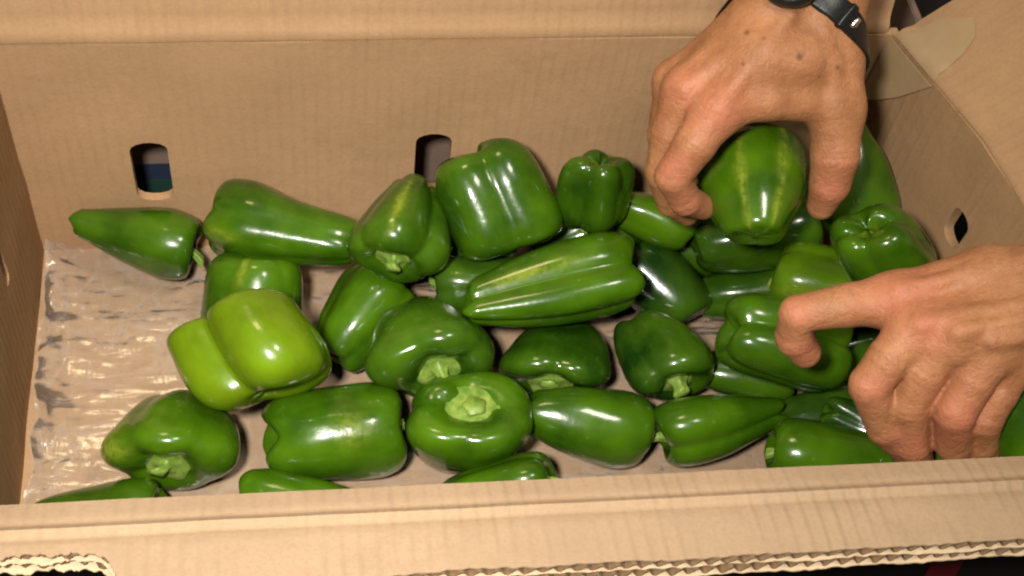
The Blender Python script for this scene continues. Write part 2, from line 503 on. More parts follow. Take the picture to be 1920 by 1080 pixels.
# ================================================================= clear plastic film on the floor of the box
nx, ny = 240, 150
X, Y = np.meshgrid(np.linspace(.004, .585, nx), np.linspace(-.322, -.006, ny))
p = np.c_[X.ravel(), Y.ravel(), 0*X.ravel()]
opn = 1/(1+np.exp((p[:, 0]-.125)/.012))                  # the open corner, not pressed flat
rid = 1-np.abs(nzA(p*np.array([1, .55, 1]), 34)); rid2 = 1-np.abs(nzB(p*np.array([.5, 1.2, 1]), 60))
z = .0006+.0002*nzC(p, 30)+opn*(.0016*np.clip(rid-.6, 0, 1)+.0014*np.clip(rid2-.62, 0, 1))
ledge = np.exp(-(p[:, 0]-.004)/.012)                    # gathered up along the left panel
z += ledge*(.010+.006*nzB(p, 60)+.004*nzC(p, 160))*np.clip(1.1+nzA(p, 20), .3, 1.6)
bedge = np.exp(-(-.006-p[:, 1])/.02)*opn
z += bedge*(.006+.004*nzC(p, 70))
z += .012*np.exp(-(((p[:, 0]-.452)/.010)**2+((p[:, 1]+.112)/.007)**2))*(1+.5*nzB(p, 200))
z = np.maximum(z, .0004)
x = p[:, 0]+ledge*.004*nzA(p, 45)
x = np.maximum(x, .002)
F = [(j*nx+i, j*nx+i+1, (j+1)*nx+i+1, (j+1)*nx+i) for j in range(ny-1) for i in range(nx-1)]
fo = mesh_obj('plastic_film', np.c_[x, p[:, 1], z], F, M['film'])
tag(fo, 'crinkled clear plastic film lining the floor of the box', 'plastic film')

# ---------------------------------------------------------------- pepper shape
def catmull(P, n):
    P = np.asarray(P, float)
    Q = np.vstack([2*P[0]-P[1], P, 2*P[-1]-P[-2]])
    out = []
    for i in range(1, len(Q)-2):
        t = np.linspace(0, 1, 24, endpoint=False)[:, None]
        a, b, c, d = Q[i-1], Q[i], Q[i+1], Q[i+2]
        out.append(.5*((2*b)+(-a+c)*t+(2*a-5*b+4*c-d)*t*t+(-a+3*b-3*c+d)*t**3))
    out.append(P[-1:])
    C = np.vstack(out)
    s = np.r_[0, np.cumsum(np.linalg.norm(np.diff(C, axis=0), axis=1))]
    u = np.linspace(0, s[-1], n)
    return np.c_[np.interp(u, s, C[:, 0]), np.interp(u, s, C[:, 1])], u/s[-1]

def pepper_grid(L=.08, R=.04, n=4, bw=.85, bd=.06, gm=.14, gb=.26, gs=.18, bend=0., bx=0., flat=1., rough=.032,
                seed=1, nu=72, nv=46, mid=None, off=0., squash=None, lsz=None, lln=None, lts=None, dep=None, at=None):
    """rings of points (nv, nu, 3), stem end at +z, centre of the body at the origin"""
    rg = np.random.RandomState(seed)
    m = (lambda a: bw+(1-bw)*a) if mid is None else None
    b1, b2 = (m(.38), m(.74)) if mid is None else mid
    prof = [(0, bd), (.20*bw, bd*.6), (.48*bw, .012), (.74*bw, .035), (.93*bw, .14), (b1, .33), (b2, .54), (1, .73),
            (.985, .85), (.89, .95), (.70, 1.0), (.49, .985), (.33, .93), (.21, .882), (.02, .87)]
    pr, s = catmull(prof, nv)
    # spread of lobes
    cuts = (np.arange(n)+rg.uniform(-.17, .17, n))/n*2*np.pi
    cuts = np.sort(cuts+off)
    if at: cuts = np.sort(np.radians(at))
    d0 = rg.uniform(.55, 1.2, n)
    dep = d0 if dep is None else np.array(dep, float)
    size = rg.uniform(-.10, .09, n)
    ln = rg.uniform(-.07, .07, n)
    ts = np.roll(ln, -1)*.5
    if lsz: size = np.array(lsz, float)
    if lln: ln = np.array(lln, float)
    if lts: ts = np.array(lts, float)
    phi = np.arange(nu)/nu*2*np.pi
    ph = np.mod(phi-cuts[0], 2*np.pi)
    cc = np.r_[cuts-cuts[0], 2*np.pi]
    k = np.clip(np.searchsorted(cc, ph, 'right')-1, 0, n-1)
    u = (ph-cc[k])/(cc[k+1]-cc[k])
    c = np.sin(np.pi*u)
    g = 1-(c*c+.006)**.46
    g = np.clip(g, 0, 1)*np.where(u < .5, dep[k], dep[(k+1) % n])
    lob = c**2
    S = s[:, None]
    A = gm+gb*np.exp(-(S/.22)**2)+gs*np.exp(-((S-.79)/.13)**2)
    A = A*(1-np.clip((S-.87)/.1, 0, 1)*.8)
    rr = pr[:, :1]*(1-A*g[None]+size[k][None]*lob[None]*np.clip(1-np.abs(S-.45)*1.3, 0, 1))
    w = np.zeros_like(rr)
    for j in range(5):
        a, b, p = rg.randint(1, 4), rg.uniform(1.5, 7), rg.uniform(0, 6.28, 2)
        w += np.sin(a*phi[None]+p[0])*np.sin(b*S*2+p[1])/(1+.5*j)
    dn = np.zeros_like(rr)
    for j in range(6):
        a, b, p = rg.randint(3, 8), rg.uniform(6, 16), rg.uniform(0, 6.28, 2)
        dn += np.sin(a*phi[None]+p[0])*np.sin(b*S*2+p[1])*np.clip(S*8, 0, 1)
    rr = rr*(1+rough*w+.0014*dn)*R
    z = pr[:, 1:]+0*rr
    z = z+g[None]*(gb*.5)*np.exp(-(S/.2)**2)*np.clip(S/.05, 0, 1)+ln[k][None]*lob[None]*(-np.exp(-(S/.22)**2)*np.clip(S/.05, 0, 1))
    z = z-g[None]*gs*.35*np.exp(-((S-.80)/.10)**2)
    z = z+ts[k][None]*lob[None]*np.exp(-((S-.80)/.14)**2)
    t = z-.5
    x = rr*np.cos(phi)[None]+bend*R*(4*t*t-.5)+bx*R*t
    y = rr*np.sin(phi)[None]*flat
    G = np.stack([x, y, (z-.5)*L+0*rr], -1)
    if squash:                      # peppers are not round: a little flattened across one direction
        d = np.array(squash[0])
        G = G-squash[1]*(G@d)[..., None]*d
    return G, phi, s, g
# ---------------------------------------------------------------- end pepper shape
PEPPERS = [
    ((0.055, -0.2404, 0.0275), (0.2424, -0.6051, 0.1847, -0.7355), dict(L=0.085, R=0.03, seed=3, n=3, squash=((0.0, -0.985, 0.174), 0.22)),
     0.4, None, [],
     'green pepper almost hidden behind the front panel beside the empty corner of plastic'),
    ((0.1851, -0.2446, 0.0281), (0.6072, 0.12, -0.7194, -0.3151), dict(L=0.085, R=0.029, seed=4, n=3, squash=((0.015, 0.985, 0.173), 0.22)),
     0.5, None, [],
     'green pepper peeking over the front panel below the notched pepper'),
    ((0.3148, -0.2464, 0.037), (0.2826, -0.5142, 0.145, -0.7967), dict(L=0.08, R=0.031, seed=5, n=4, off=0.1, squash=((-0.059, -0.94, 0.337), 0.22)),
     0.45, None, [],
     'two-lobed green pepper peeking over the front panel below the upright pepper with a pale cap'),
    ((0.1048, -0.1894, 0.0383), (0.5635, 0.4074, -0.5201, 0.496), dict(L=0.0715, R=0.0425, seed=11, n=4, bw=0.72, gm=0.103, gs=0.26, off=0.8, squash=((0.693, 0.07, -0.718), 0.239)),
     0.55, (0.016, 0.012, 0.0055), [(62, 0.45, 0.72, 16)],
     'plump green pepper standing alone near the front-left, its stem toward the front panel'),
    ((0.207, -0.1943, 0.0372), (0.2325, -0.6894, 0.1997, -0.6564), dict(L=0.0934, R=0.0365, seed=8, n=3, bw=0.9, bd=0.24, gm=0.05, gb=0.8, off=-0.2, dep=[1.1, 0.5, 0.5], at=[-10, 100, 220], squash=((0.015, -0.998, 0.068), 0.096)),
     0.5, None, [(-8, 0.5, 0.56, 16)],
     'green pepper lying on its side with a deep notch between its two end lobes'),
    ((0.2975, -0.1991, 0.0398), (0.6085, -0.0377, -0.0253, -0.7922), dict(L=0.0838, R=0.0455, seed=21, n=4, bw=0.7, gm=0.16, gs=0.32, off=0.3, squash=((-0.732, -0.174, 0.659), 0.245)),
     0.5, (0.019, 0.007, 0.009), [],
     'upright green pepper with a wide pale yellow-green cap facing up'),
    ((0.0713, -0.0231, 0.044), (0.1394, -0.6875, 0.3186, -0.6375), dict(L=0.0898, R=0.0252, seed=5, n=3, bw=0.5, bd=0.01, gm=0.0565, gb=0.046, gs=0.088, bend=0.1, mid=(0.66, 0.86), off=1.0, squash=((-0.031, -0.974, -0.223), -0.05)),
     0.42, (0.011, 0.018, 0.005), [],
     'long pointed green pepper lying on clear plastic against the back panel'),
    ((0.1567, -0.0815, 0.045), (0.2832, 0.5803, -0.7174, 0.2614), dict(L=0.076, R=0.039, seed=31, n=4, bw=0.92, gm=0.165, gb=0.23, off=0.5, squash=((-0.139, 0.087, -0.986), 0.22)),
     0.45, None, [(8, 0.1, 0.4, 6)],
     'green pepper half hidden behind the big yellow-green one'),
    ((0.2322, -0.0973, 0.0287), (0.4293, -0.5895, -0.1883, -0.6578), dict(L=0.0758, R=0.0321, seed=14, n=4, bw=0.75, gm=0.165, gb=0.345, off=0.6, squash=((0.28, -0.574, 0.77), 0.027)),
     0.5, None, [],
     'green pepper leaning behind the dark dimpled pepper with a pale stem'),
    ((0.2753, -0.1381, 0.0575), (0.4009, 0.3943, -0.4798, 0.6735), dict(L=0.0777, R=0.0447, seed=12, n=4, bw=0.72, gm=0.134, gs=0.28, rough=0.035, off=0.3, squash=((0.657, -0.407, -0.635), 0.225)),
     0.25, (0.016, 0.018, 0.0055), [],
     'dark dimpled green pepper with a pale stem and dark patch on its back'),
    ((0.3693, -0.1392, 0.0347), (0.5686, 0.4331, -0.565, 0.4122), dict(L=0.0797, R=0.0442, seed=17, n=4, bw=0.75, gm=0.165, gs=0.264, off=0.1, squash=((0.575, 0.208, -0.791), 0.38)),
     0.3, (0.017, 0.008, 0.008), [],
     'squat green pepper with its pale cap resting on the front row'),
    ((0.4426, -0.1441, 0.0417), (0.3486, 0.4625, -0.5191, 0.6286), dict(L=0.0782, R=0.0358, seed=44, n=3, bw=0.72, gm=0.196, gs=0.264, off=0.2, squash=((0.511, -0.407, -0.757), 0.238)),
     0.2, (0.014, 0.014, 0.007), [],
     'dark green pepper with heart-shaped shoulders around a stubby pale stem'),
    ((0.3808, -0.1952, 0.0364), (0.1511, -0.7205, 0.3175, -0.5977), dict(L=0.09, R=0.0319, seed=9, n=3, bw=0.7, gm=0.072, gb=0.115, gs=0.11, bend=-0.1, off=1.05, squash=((-0.059, -0.97, -0.235), 0.117)),
     0.4, None, [],
     'smooth green pepper with two tiny scars beside the upright pepper with a pale cap'),
    ((0.4753, -0.2047, 0.041), (0.6172, 0.2786, -0.7231, -0.1363), dict(L=0.0923, R=0.0328, seed=6, n=3, bw=0.55, gm=0.2, gb=0.172, gs=0.22, mid=(0.72, 0.93), off=-0.32, dep=[1.2, 0.8, 0.8], at=[-22, 100, 215], squash=((0.019, 0.961, -0.275), 0.221)),
     0.5, (0.013, 0.022, 0.0045), [],
     'green pepper lying with its pale bent stem against its neighbour, long groove along its side'),
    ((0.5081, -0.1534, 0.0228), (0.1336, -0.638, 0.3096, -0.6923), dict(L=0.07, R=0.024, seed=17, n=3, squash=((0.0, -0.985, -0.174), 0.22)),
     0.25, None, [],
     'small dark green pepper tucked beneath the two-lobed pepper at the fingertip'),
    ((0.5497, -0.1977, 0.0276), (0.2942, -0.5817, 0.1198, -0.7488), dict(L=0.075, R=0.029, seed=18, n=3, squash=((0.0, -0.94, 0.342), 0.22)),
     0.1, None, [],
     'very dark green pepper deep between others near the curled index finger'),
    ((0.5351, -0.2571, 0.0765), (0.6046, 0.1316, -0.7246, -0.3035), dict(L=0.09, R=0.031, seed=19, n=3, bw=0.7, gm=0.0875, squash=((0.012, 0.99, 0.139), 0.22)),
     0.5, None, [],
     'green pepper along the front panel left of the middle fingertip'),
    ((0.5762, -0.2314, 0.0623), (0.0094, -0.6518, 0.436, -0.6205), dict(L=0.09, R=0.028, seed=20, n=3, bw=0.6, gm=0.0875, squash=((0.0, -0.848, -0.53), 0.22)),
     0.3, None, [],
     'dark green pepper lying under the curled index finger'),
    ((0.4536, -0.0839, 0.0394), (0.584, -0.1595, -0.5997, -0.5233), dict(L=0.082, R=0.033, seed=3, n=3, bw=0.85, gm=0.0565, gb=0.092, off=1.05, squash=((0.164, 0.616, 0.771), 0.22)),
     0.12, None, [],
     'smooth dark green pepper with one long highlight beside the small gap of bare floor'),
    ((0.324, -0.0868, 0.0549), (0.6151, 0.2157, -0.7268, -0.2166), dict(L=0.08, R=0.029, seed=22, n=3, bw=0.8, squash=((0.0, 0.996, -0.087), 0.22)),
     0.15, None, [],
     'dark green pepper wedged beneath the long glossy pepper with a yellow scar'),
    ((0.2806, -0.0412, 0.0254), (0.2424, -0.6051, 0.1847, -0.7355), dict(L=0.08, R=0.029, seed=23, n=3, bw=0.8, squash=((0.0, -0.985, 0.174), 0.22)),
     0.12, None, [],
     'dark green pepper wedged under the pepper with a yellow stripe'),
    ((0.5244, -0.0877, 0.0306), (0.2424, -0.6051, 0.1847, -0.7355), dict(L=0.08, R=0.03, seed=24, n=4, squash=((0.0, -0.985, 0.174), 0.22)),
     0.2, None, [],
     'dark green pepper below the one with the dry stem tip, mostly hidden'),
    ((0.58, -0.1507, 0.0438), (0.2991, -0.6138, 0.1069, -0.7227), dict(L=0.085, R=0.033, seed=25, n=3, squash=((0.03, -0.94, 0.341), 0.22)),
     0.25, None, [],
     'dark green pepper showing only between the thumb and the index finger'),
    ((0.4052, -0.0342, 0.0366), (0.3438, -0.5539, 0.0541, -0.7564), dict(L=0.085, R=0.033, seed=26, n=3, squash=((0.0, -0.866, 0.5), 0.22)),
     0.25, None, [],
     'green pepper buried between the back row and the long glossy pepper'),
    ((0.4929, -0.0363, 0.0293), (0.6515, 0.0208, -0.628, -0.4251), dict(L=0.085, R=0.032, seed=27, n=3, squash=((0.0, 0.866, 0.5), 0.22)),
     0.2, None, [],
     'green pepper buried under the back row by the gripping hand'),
    ((0.5966, -0.2893, 0.1205), (0.6432, 0.1056, -0.6781, -0.3395), dict(L=0.08, R=0.03, seed=28, n=3, squash=((0.0, 0.966, 0.259), 0.22)),
     0.4, None, [],
     'green pepper at the fingertips of the reaching hand, behind the front panel'),
    ((0.1813, -0.0436, 0.0709), (0.5908, 0.0997, -0.7298, -0.3294), dict(L=0.1107, R=0.0323, seed=7, n=4, bw=0.66, gm=0.07, gb=0.04, gs=0.3, bend=-0.12, mid=(0.7, 0.84), off=0.4, dep=[1.0, 1.0, 1.0, 1.0], squash=((0.029, 0.978, 0.206), 0.039)),
     0.5, None, [(-25, 0.55, 0.62, 10)],
     'long green pepper with a broad lobed end and a tapering end along the back panel'),
    ((0.2628, -0.0634, 0.0981), (0.5484, 0.4511, -0.5958, 0.3753), dict(L=0.0779, R=0.0358, seed=18, n=4, bw=0.62, gm=0.165, gs=0.22, off=0.9, squash=((0.485, 0.242, -0.84), 0.084)),
     0.35, (0.015, 0.012, 0.006), [(6, 0.28, 0.62, 5)],
     'green pepper with a yellow stripe, hanging stem down against the back panel'),
    ((0.3596, -0.1176, 0.0896), (0.2669, -0.6629, 0.1491, -0.6834), dict(L=0.1222, R=0.034, seed=16, n=3, bw=0.66, gm=0.27, gb=0.05, bend=0.12, mid=(0.8, 0.95), off=-0.25, dep=[1.15, 1.2, 1.0], at=[-14, 64, 205], squash=((0.036, -0.978, 0.205), 0.022)),
     0.5, None, [(-34, 0.27, 0.5, 8)],
     'long glossy green pepper with a yellow scar along its top, mid pile'),
    ((0.3286, -0.047, 0.102), (0.1709, 0.6418, -0.624, 0.4117), dict(L=0.088, R=0.0445, seed=33, n=4, bw=0.93, gm=0.196, gb=0.23, gs=0.11, rough=0.015, off=0.05, dep=[1.1, 0.9, 0.9, 0.9], squash=((-0.098, -0.342, -0.935), 0.125)),
     0.42, None, [],
     'big blocky green pepper with a deep groove and twin highlights on the back row'),
    ((0.397, -0.0549, 0.1176), (0.1184, 0.6197, -0.7667, 0.1192), dict(L=0.0738, R=0.0266, seed=27, n=4, bw=0.95, bd=0.1, gm=0.227, gb=0.368, rough=0.055, off=0.4, squash=((-0.556, 0.105, -0.824), 0.283)),
     0.35, None, [(0, 0.0, 0.16, 60)],
     'small crumpled green pepper with a puckered end facing up on the back row'),
    ((0.4434, -0.0496, 0.0807), (0.0665, -0.6776, 0.3948, -0.617), dict(L=0.075, R=0.025, seed=34, n=3, bw=0.7, gm=0.0875, off=1, squash=((-0.037, -0.906, -0.421), 0.22)),
     0.6, None, [],
     'small bright green pepper below the little finger of the gripping hand'),
    ((0.5116, -0.1787, 0.0971), (0.1455, -0.71, 0.3201, -0.6102), dict(L=0.089, R=0.0334, seed=23, n=3, bw=0.92, bd=0.16, gm=0.3, gb=0.45, off=-0.45, dep=[1.2, 0.9, 0.8], at=[-30, 75, 200], squash=((-0.05, -0.97, -0.237), 0.03)),
     0.4, None, [],
     'green pepper with two fat end lobes touched by the thumb tip'),
    ((0.562, -0.1324, 0.0939), (0.5558, 0.0635, -0.7514, -0.3498), dict(L=0.09, R=0.0375, seed=29, n=4, bw=0.8, gm=0.0875, rough=0.03, off=0.7, squash=((0.063, 0.966, 0.251), 0.22)),
     0.75, None, [(-30, 0.3, 0.6, 25)],
     'pale green pepper with light scuffs lying behind the thumb'),
    ((0.5674, -0.1582, 0.1671), (0.0934, -0.7926, 0.5275, -0.2911), dict(L=0.082, R=0.033, seed=37, n=4, bw=0.92, bd=0.09, gm=0.196, gb=0.345, rough=0.03, off=0.5, squash=((-0.492, -0.643, -0.587), 0.22)),
     0.42, None, [(0, 0.0, 0.14, 60)],
     'green pepper with a puckered speckled end facing up near the right panel'),
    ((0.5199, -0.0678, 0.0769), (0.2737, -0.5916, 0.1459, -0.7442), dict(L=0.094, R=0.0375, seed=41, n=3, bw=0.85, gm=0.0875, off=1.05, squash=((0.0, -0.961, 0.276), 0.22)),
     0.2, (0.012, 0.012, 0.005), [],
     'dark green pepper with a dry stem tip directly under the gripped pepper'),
    ((0.5891, -0.0567, 0.1268), (0.2204, 0.6196, -0.6744, 0.3357), dict(L=0.104, R=0.03, seed=43, n=3, bw=0.6, gm=0.0875, mid=(0.78, 0.92), off=1.0, squash=((-0.138, -0.139, -0.981), 0.22)),
     0.45, None, [],
     'tall narrow green pepper leaning on the right panel beside the gripping thumb'),
    ((0.1574, -0.1607, 0.0907), (0.5664, -0.2413, -0.5494, -0.5649), dict(L=0.087, R=0.0506, seed=51, n=3, bw=1.0, bd=0.16, gm=0.36, gb=0.4, gs=0.22, rough=0.018, mid=(1.02, 1.03), off=-0.5, lsz=[0.05, 0, 0.0], lln=[0.02, 0, 0.03], lts=[0.03, 0, -0.08], dep=[1.3, 0.6, 0.8], at=[-30, 98, 215], squash=((0.217, 0.438, 0.872), 0.278)),
     1.0, None, [],
     'big yellow-green pepper with two fat lobes leaning over the pile'),
    ((0.6162, -0.2935, 0.1792), (0.5993, -0.2565, -0.3895, -0.6507), dict(L=0.08, R=0.032, seed=41, n=3, squash=((0.0, 0.174, 0.985), 0.22)),
     0.5, None, [],
     'green pepper held partly under the little finger at the end of the box'),
    ((0.482, -0.1175, 0.1889), (0.4648, -0.4959, -0.4427, -0.5849), dict(L=0.0953, R=0.0372, seed=61, n=3, bw=0.66, bd=0.01, gm=0.11, gb=0.0575, gs=0.11, mid=(0.82, 0.96), off=1.05, squash=((0.499, -0.07, 0.864), 0.201)),
     0.6, None, [(-24, 0.12, 0.66, 5), (24, 0.12, 0.66, 5)],
     'bright green pepper with two yellow stripes held in the gripping hand, tip down'),
]
GRIPPING_HAND = dict(
    palm=[
        [(0.5875, 0.0871, 0.3569, 0.03), (0.541, -0.0073, 0.3172, 0.029), (0.5149, -0.0617, 0.2917, 0.0235)],
        [(0.5636, 0.0901, 0.3545, 0.028), (0.5146, -0.0041, 0.3146, 0.027), (0.4869, -0.0606, 0.291, 0.0215)],
        [(0.4869, -0.0606, 0.291, 0.021), (0.4436, -0.1122, 0.2579, 0.013)],
        [(0.4844, -0.0572, 0.2879, 0.021), (0.4297, -0.0911, 0.2531, 0.0135)],
        [(0.4861, -0.0512, 0.2802, 0.02), (0.4294, -0.0708, 0.2403, 0.0135)],
        [(0.4908, -0.0449, 0.2743, 0.02), (0.4379, -0.0546, 0.2262, 0.0125)],
        [(0.5149, -0.0617, 0.2917, 0.022), (0.5198, -0.0841, 0.2726, 0.0195), (0.524, -0.1072, 0.2517, 0.0155)],
        [(0.4454, -0.1075, 0.2542, 0.012), (0.4756, -0.1073, 0.2625, 0.0125), (0.5171, -0.1051, 0.2569, 0.014)],
        [(0.472, -0.09, 0.2794, 0.019), (0.4955, -0.0906, 0.2796, 0.019)],
    ],
    fingers=[
        [(0.4452, -0.1105, 0.257, 0.0135), (0.4308, -0.1237, 0.2422, 0.0132), (0.4198, -0.1308, 0.2201, 0.0115), (0.4313, -0.1322, 0.1987, 0.0102), (0.4477, -0.1264, 0.1835, 0.0084)],
        [(0.4284, -0.0885, 0.2523, 0.013), (0.4212, -0.1026, 0.2282, 0.0115), (0.42, -0.1121, 0.2036, 0.0115), (0.4311, -0.1125, 0.1729, 0.0098), (0.4459, -0.1102, 0.1561, 0.0078)],
        [(0.429, -0.0684, 0.2394, 0.0125), (0.4283, -0.078, 0.2011, 0.0115), (0.4337, -0.0851, 0.1721, 0.011), (0.4487, -0.0821, 0.1458, 0.009)],
        [(0.4385, -0.0532, 0.2248, 0.011), (0.4405, -0.0516, 0.1851, 0.01), (0.4463, -0.0577, 0.1568, 0.0095), (0.4617, -0.0551, 0.1365, 0.008)],
        [(0.5227, -0.107, 0.2516, 0.0165), (0.524, -0.1246, 0.2291, 0.0152), (0.5245, -0.1317, 0.2091, 0.013), (0.5231, -0.1347, 0.1916, 0.0095)],
    ],
    tendons=[
        [(0.4848, -0.0796, 0.3043, 0.0035), (0.4413, -0.1176, 0.2673, 0.0045)],
        [(0.4802, -0.0753, 0.3003, 0.0035), (0.4252, -0.098, 0.2635, 0.0042)],
        [(0.5051, -0.0817, 0.3016, 0.003), (0.5134, -0.0991, 0.283, 0.004), (0.5173, -0.1149, 0.2623, 0.0045)],
    ],
    moles=[(0.4884, -0.1035, 0.2936, 0.0026), (0.4597, -0.0823, 0.2929, 0.0020), (0.4553, -0.0992, 0.2844, 0.0013), (0.5153, -0.1036, 0.2838, 0.0015), (0.4671, -0.0909, 0.2979, 0.0012), (0.5029, -0.1084, 0.2791, 0.0010)],
    red=[(0.4393, -0.1218, 0.2681, 0.0220), (0.4161, -0.1370, 0.2324, 0.0150), (0.4206, -0.0985, 0.2642, 0.0180), (0.5210, -0.1434, 0.2152, 0.0220), (0.4241, -0.1414, 0.2017, 0.0160), (0.4387, -0.1400, 0.1993, 0.0150)],
)
REACHING_HAND = dict(
    palm=[
        [(0.6866, -0.259, 0.2496, 0.029), (0.6203, -0.2569, 0.2512, 0.026), (0.5804, -0.2424, 0.2417, 0.021)],
        [(0.6851, -0.2888, 0.2278, 0.026), (0.6193, -0.2789, 0.2351, 0.024)],
        [(0.6243, -0.2403, 0.249, 0.02), (0.5821, -0.2345, 0.244, 0.0175), (0.531, -0.2371, 0.2288, 0.015)],
        [(0.6143, -0.2562, 0.2506, 0.019), (0.5353, -0.262, 0.2341, 0.0145)],
        [(0.6139, -0.2652, 0.2477, 0.019), (0.5533, -0.2722, 0.2401, 0.014)],
        [(0.6149, -0.274, 0.2416, 0.019), (0.5723, -0.2789, 0.2388, 0.0135)],
        [(0.6177, -0.28, 0.234, 0.018), (0.5895, -0.2818, 0.2299, 0.012)],
        [(0.5362, -0.261, 0.2325, 0.013), (0.5314, -0.2427, 0.2324, 0.014)],
    ],
    fingers=[
        [(0.531, -0.2371, 0.2288, 0.015), (0.5034, -0.2362, 0.2243, 0.0128), (0.4765, -0.2335, 0.2137, 0.011), (0.479, -0.2369, 0.1942, 0.0114), (0.4885, -0.2397, 0.1815, 0.0098)],
        [(0.5353, -0.262, 0.2341, 0.0142), (0.5181, -0.2737, 0.2236, 0.0126), (0.5086, -0.2816, 0.2086, 0.0118), (0.5239, -0.2924, 0.1799, 0.011), (0.5473, -0.2948, 0.1501, 0.0088)],
        [(0.5518, -0.272, 0.2399, 0.0138), (0.538, -0.2812, 0.2206, 0.0124), (0.5336, -0.2903, 0.1995, 0.012), (0.5436, -0.2988, 0.169, 0.011), (0.5593, -0.302, 0.1371, 0.0085)],
        [(0.5723, -0.2789, 0.2388, 0.013), (0.5624, -0.2911, 0.2243, 0.0124), (0.5548, -0.3011, 0.2069, 0.012), (0.5636, -0.3053, 0.178, 0.011), (0.5813, -0.3073, 0.1474, 0.0088)],
        [(0.5895, -0.2818, 0.2299, 0.0115), (0.5814, -0.2942, 0.2144, 0.0108), (0.576, -0.3017, 0.198, 0.0108), (0.581, -0.3054, 0.1762, 0.01), (0.598, -0.3067, 0.151, 0.0075)],
    ],
    tendons=[
        [(0.604, -0.2679, 0.2676, 0.0035), (0.5306, -0.2676, 0.2479, 0.0045)],
        [(0.6035, -0.2768, 0.2649, 0.0035), (0.5467, -0.2775, 0.2537, 0.0045)],
        [(0.6036, -0.2383, 0.2678, 0.003), (0.5274, -0.2427, 0.2441, 0.005)],
        [(0.6045, -0.2853, 0.2589, 0.003), (0.5647, -0.2851, 0.254, 0.0042)],
    ],
    moles=[],
    red=[(0.5256, -0.2432, 0.2491, 0.0260), (0.5039, -0.2892, 0.2166, 0.0140), (0.4845, -0.2480, 0.1942, 0.0150), (0.5547, -0.3114, 0.2134, 0.0220), (0.5327, -0.2724, 0.2484, 0.0150), (0.5347, -0.3063, 0.1768, 0.0160), (0.4729, -0.2399, 0.2220, 0.0120)],
)
# ================================================================= peppers
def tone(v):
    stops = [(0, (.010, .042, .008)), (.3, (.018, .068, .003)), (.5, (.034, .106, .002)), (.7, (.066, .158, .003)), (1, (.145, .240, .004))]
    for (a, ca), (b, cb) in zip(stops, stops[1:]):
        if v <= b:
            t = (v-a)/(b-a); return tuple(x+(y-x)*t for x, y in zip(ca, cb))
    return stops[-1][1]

def ring_mesh(rings, cap=(True, True)):
    nv, nu = rings.shape[:2]
    V = rings.reshape(-1, 3); F = []
    for j in range(nv-1):
        for i in range(nu):
            F.append((j*nu+i, j*nu+(i+1) % nu, (j+1)*nu+(i+1) % nu, (j+1)*nu+i))
    if cap[0]: F.append(tuple(range(nu-1, -1, -1)))
    if cap[1]: F.append(tuple((nv-1)*nu+i for i in range(nu)))
    return V, F

def make_pepper(loc, q, shape, shade, stem, marks, label):
    root = empty('bell_pepper', loc)
    root.rotation_mode = 'QUATERNION'; root.rotation_quaternion = q
    tag(root, label, 'pepper', 'green peppers in the cardboard box')
    G, phi, s, g = pepper_grid(**shape)
    nv, nu = G.shape[:2]
    V, F = ring_mesh(G, (False, False))
    base = G[0].mean(0); k = len(V); top = G[-1].mean(0)
    V = np.vstack([V, base, top])
    F += [(k, (i+1) % nu, i) for i in range(nu)]+[(k+1, (nv-1)*nu+i, (nv-1)*nu+(i+1) % nu) for i in range(nu)]
    b = mesh_obj('body', V, F, M['pepper'], root)
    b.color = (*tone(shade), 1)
    mk = np.zeros((nv, nu))
    for (a, s0, s1, wd) in marks:
        d = np.degrees(np.abs((phi-math.radians(a)+np.pi) % (2*np.pi)-np.pi))[None]
        wob = 1+.35*np.sin(s*31+a)[:, None]
        mk = np.maximum(mk, np.exp(-(d/(wd*wob))**2)*(1/(1+np.exp(-(s-s0)/.02))*1/(1+np.exp((s-s1)/.02)))[:, None])
    attr(b, 'mark', np.r_[mk.ravel(), 0, 0])
    cv = np.repeat(np.clip((s-.86)/.08, 0, 1), nu)
    attr(b, 'cavity', np.r_[cv, 0, 1])
    # stem and the cap it grows from
    rg = np.random.RandomState(shape.get('seed', 1)+100)
    cr, ln, sr = stem or (.012, .012, .0045)
    zc = top[2]
    n5 = rg.randint(5, 7); NU = 30
    th = np.arange(NU)/NU*2*np.pi
    rings = []
    lobes = 1+.075*np.cos(n5*th+rg.uniform(0, 6))+.05*np.cos(2*th+1)
    for (fr, dz) in ((.55, -.005), (.97, -.001), (1.03, .0012), (.95, .0024), (.72, .0026), (.48, .0036), (.30, .0052)):
        rr = cr*fr*(1+(lobes-1)*min(1, fr*1.1))
        wob = .0007*np.sin(3*th+rg.uniform(0, 6))
        rings.append(np.stack([top[0]+rr*np.cos(th), top[1]+rr*np.sin(th), zc+dz+.35*np.maximum(rr-.004, 0)*.5+wob+0*th], -1))
    V, F = ring_mesh(np.array(rings))
    st_rings = []
    lean = rg.uniform(-.5, .5, 2)
    for i, u in enumerate(np.linspace(0, 1, 9)):
        rr = sr*(1.45-.75*min(1, u*2.2)+(.28*max(0, (u-.6)/.4)))*(1+.10*np.cos(5*th+1)+.04*np.cos(2*th))
        if i == 8: rr = rr*.86
        cx = top[0]+lean[0]*ln*u*u; cy = top[1]+lean[1]*ln*u*u
        st_rings.append(np.stack([cx+rr*np.cos(th), cy+rr*np.sin(th), zc+.001+ln*u*(.97 if i < 8 else 1)+.1*rr*np.cos(th)*u], -1))
    V2, F2 = ring_mesh(np.array(st_rings))
    so = mesh_obj('stem', V2, F2, M['stem'], root)
    mesh_obj('calyx', V, F, M['stem'], so)
    return root

for row in PEPPERS:
    make_pepper(*row)

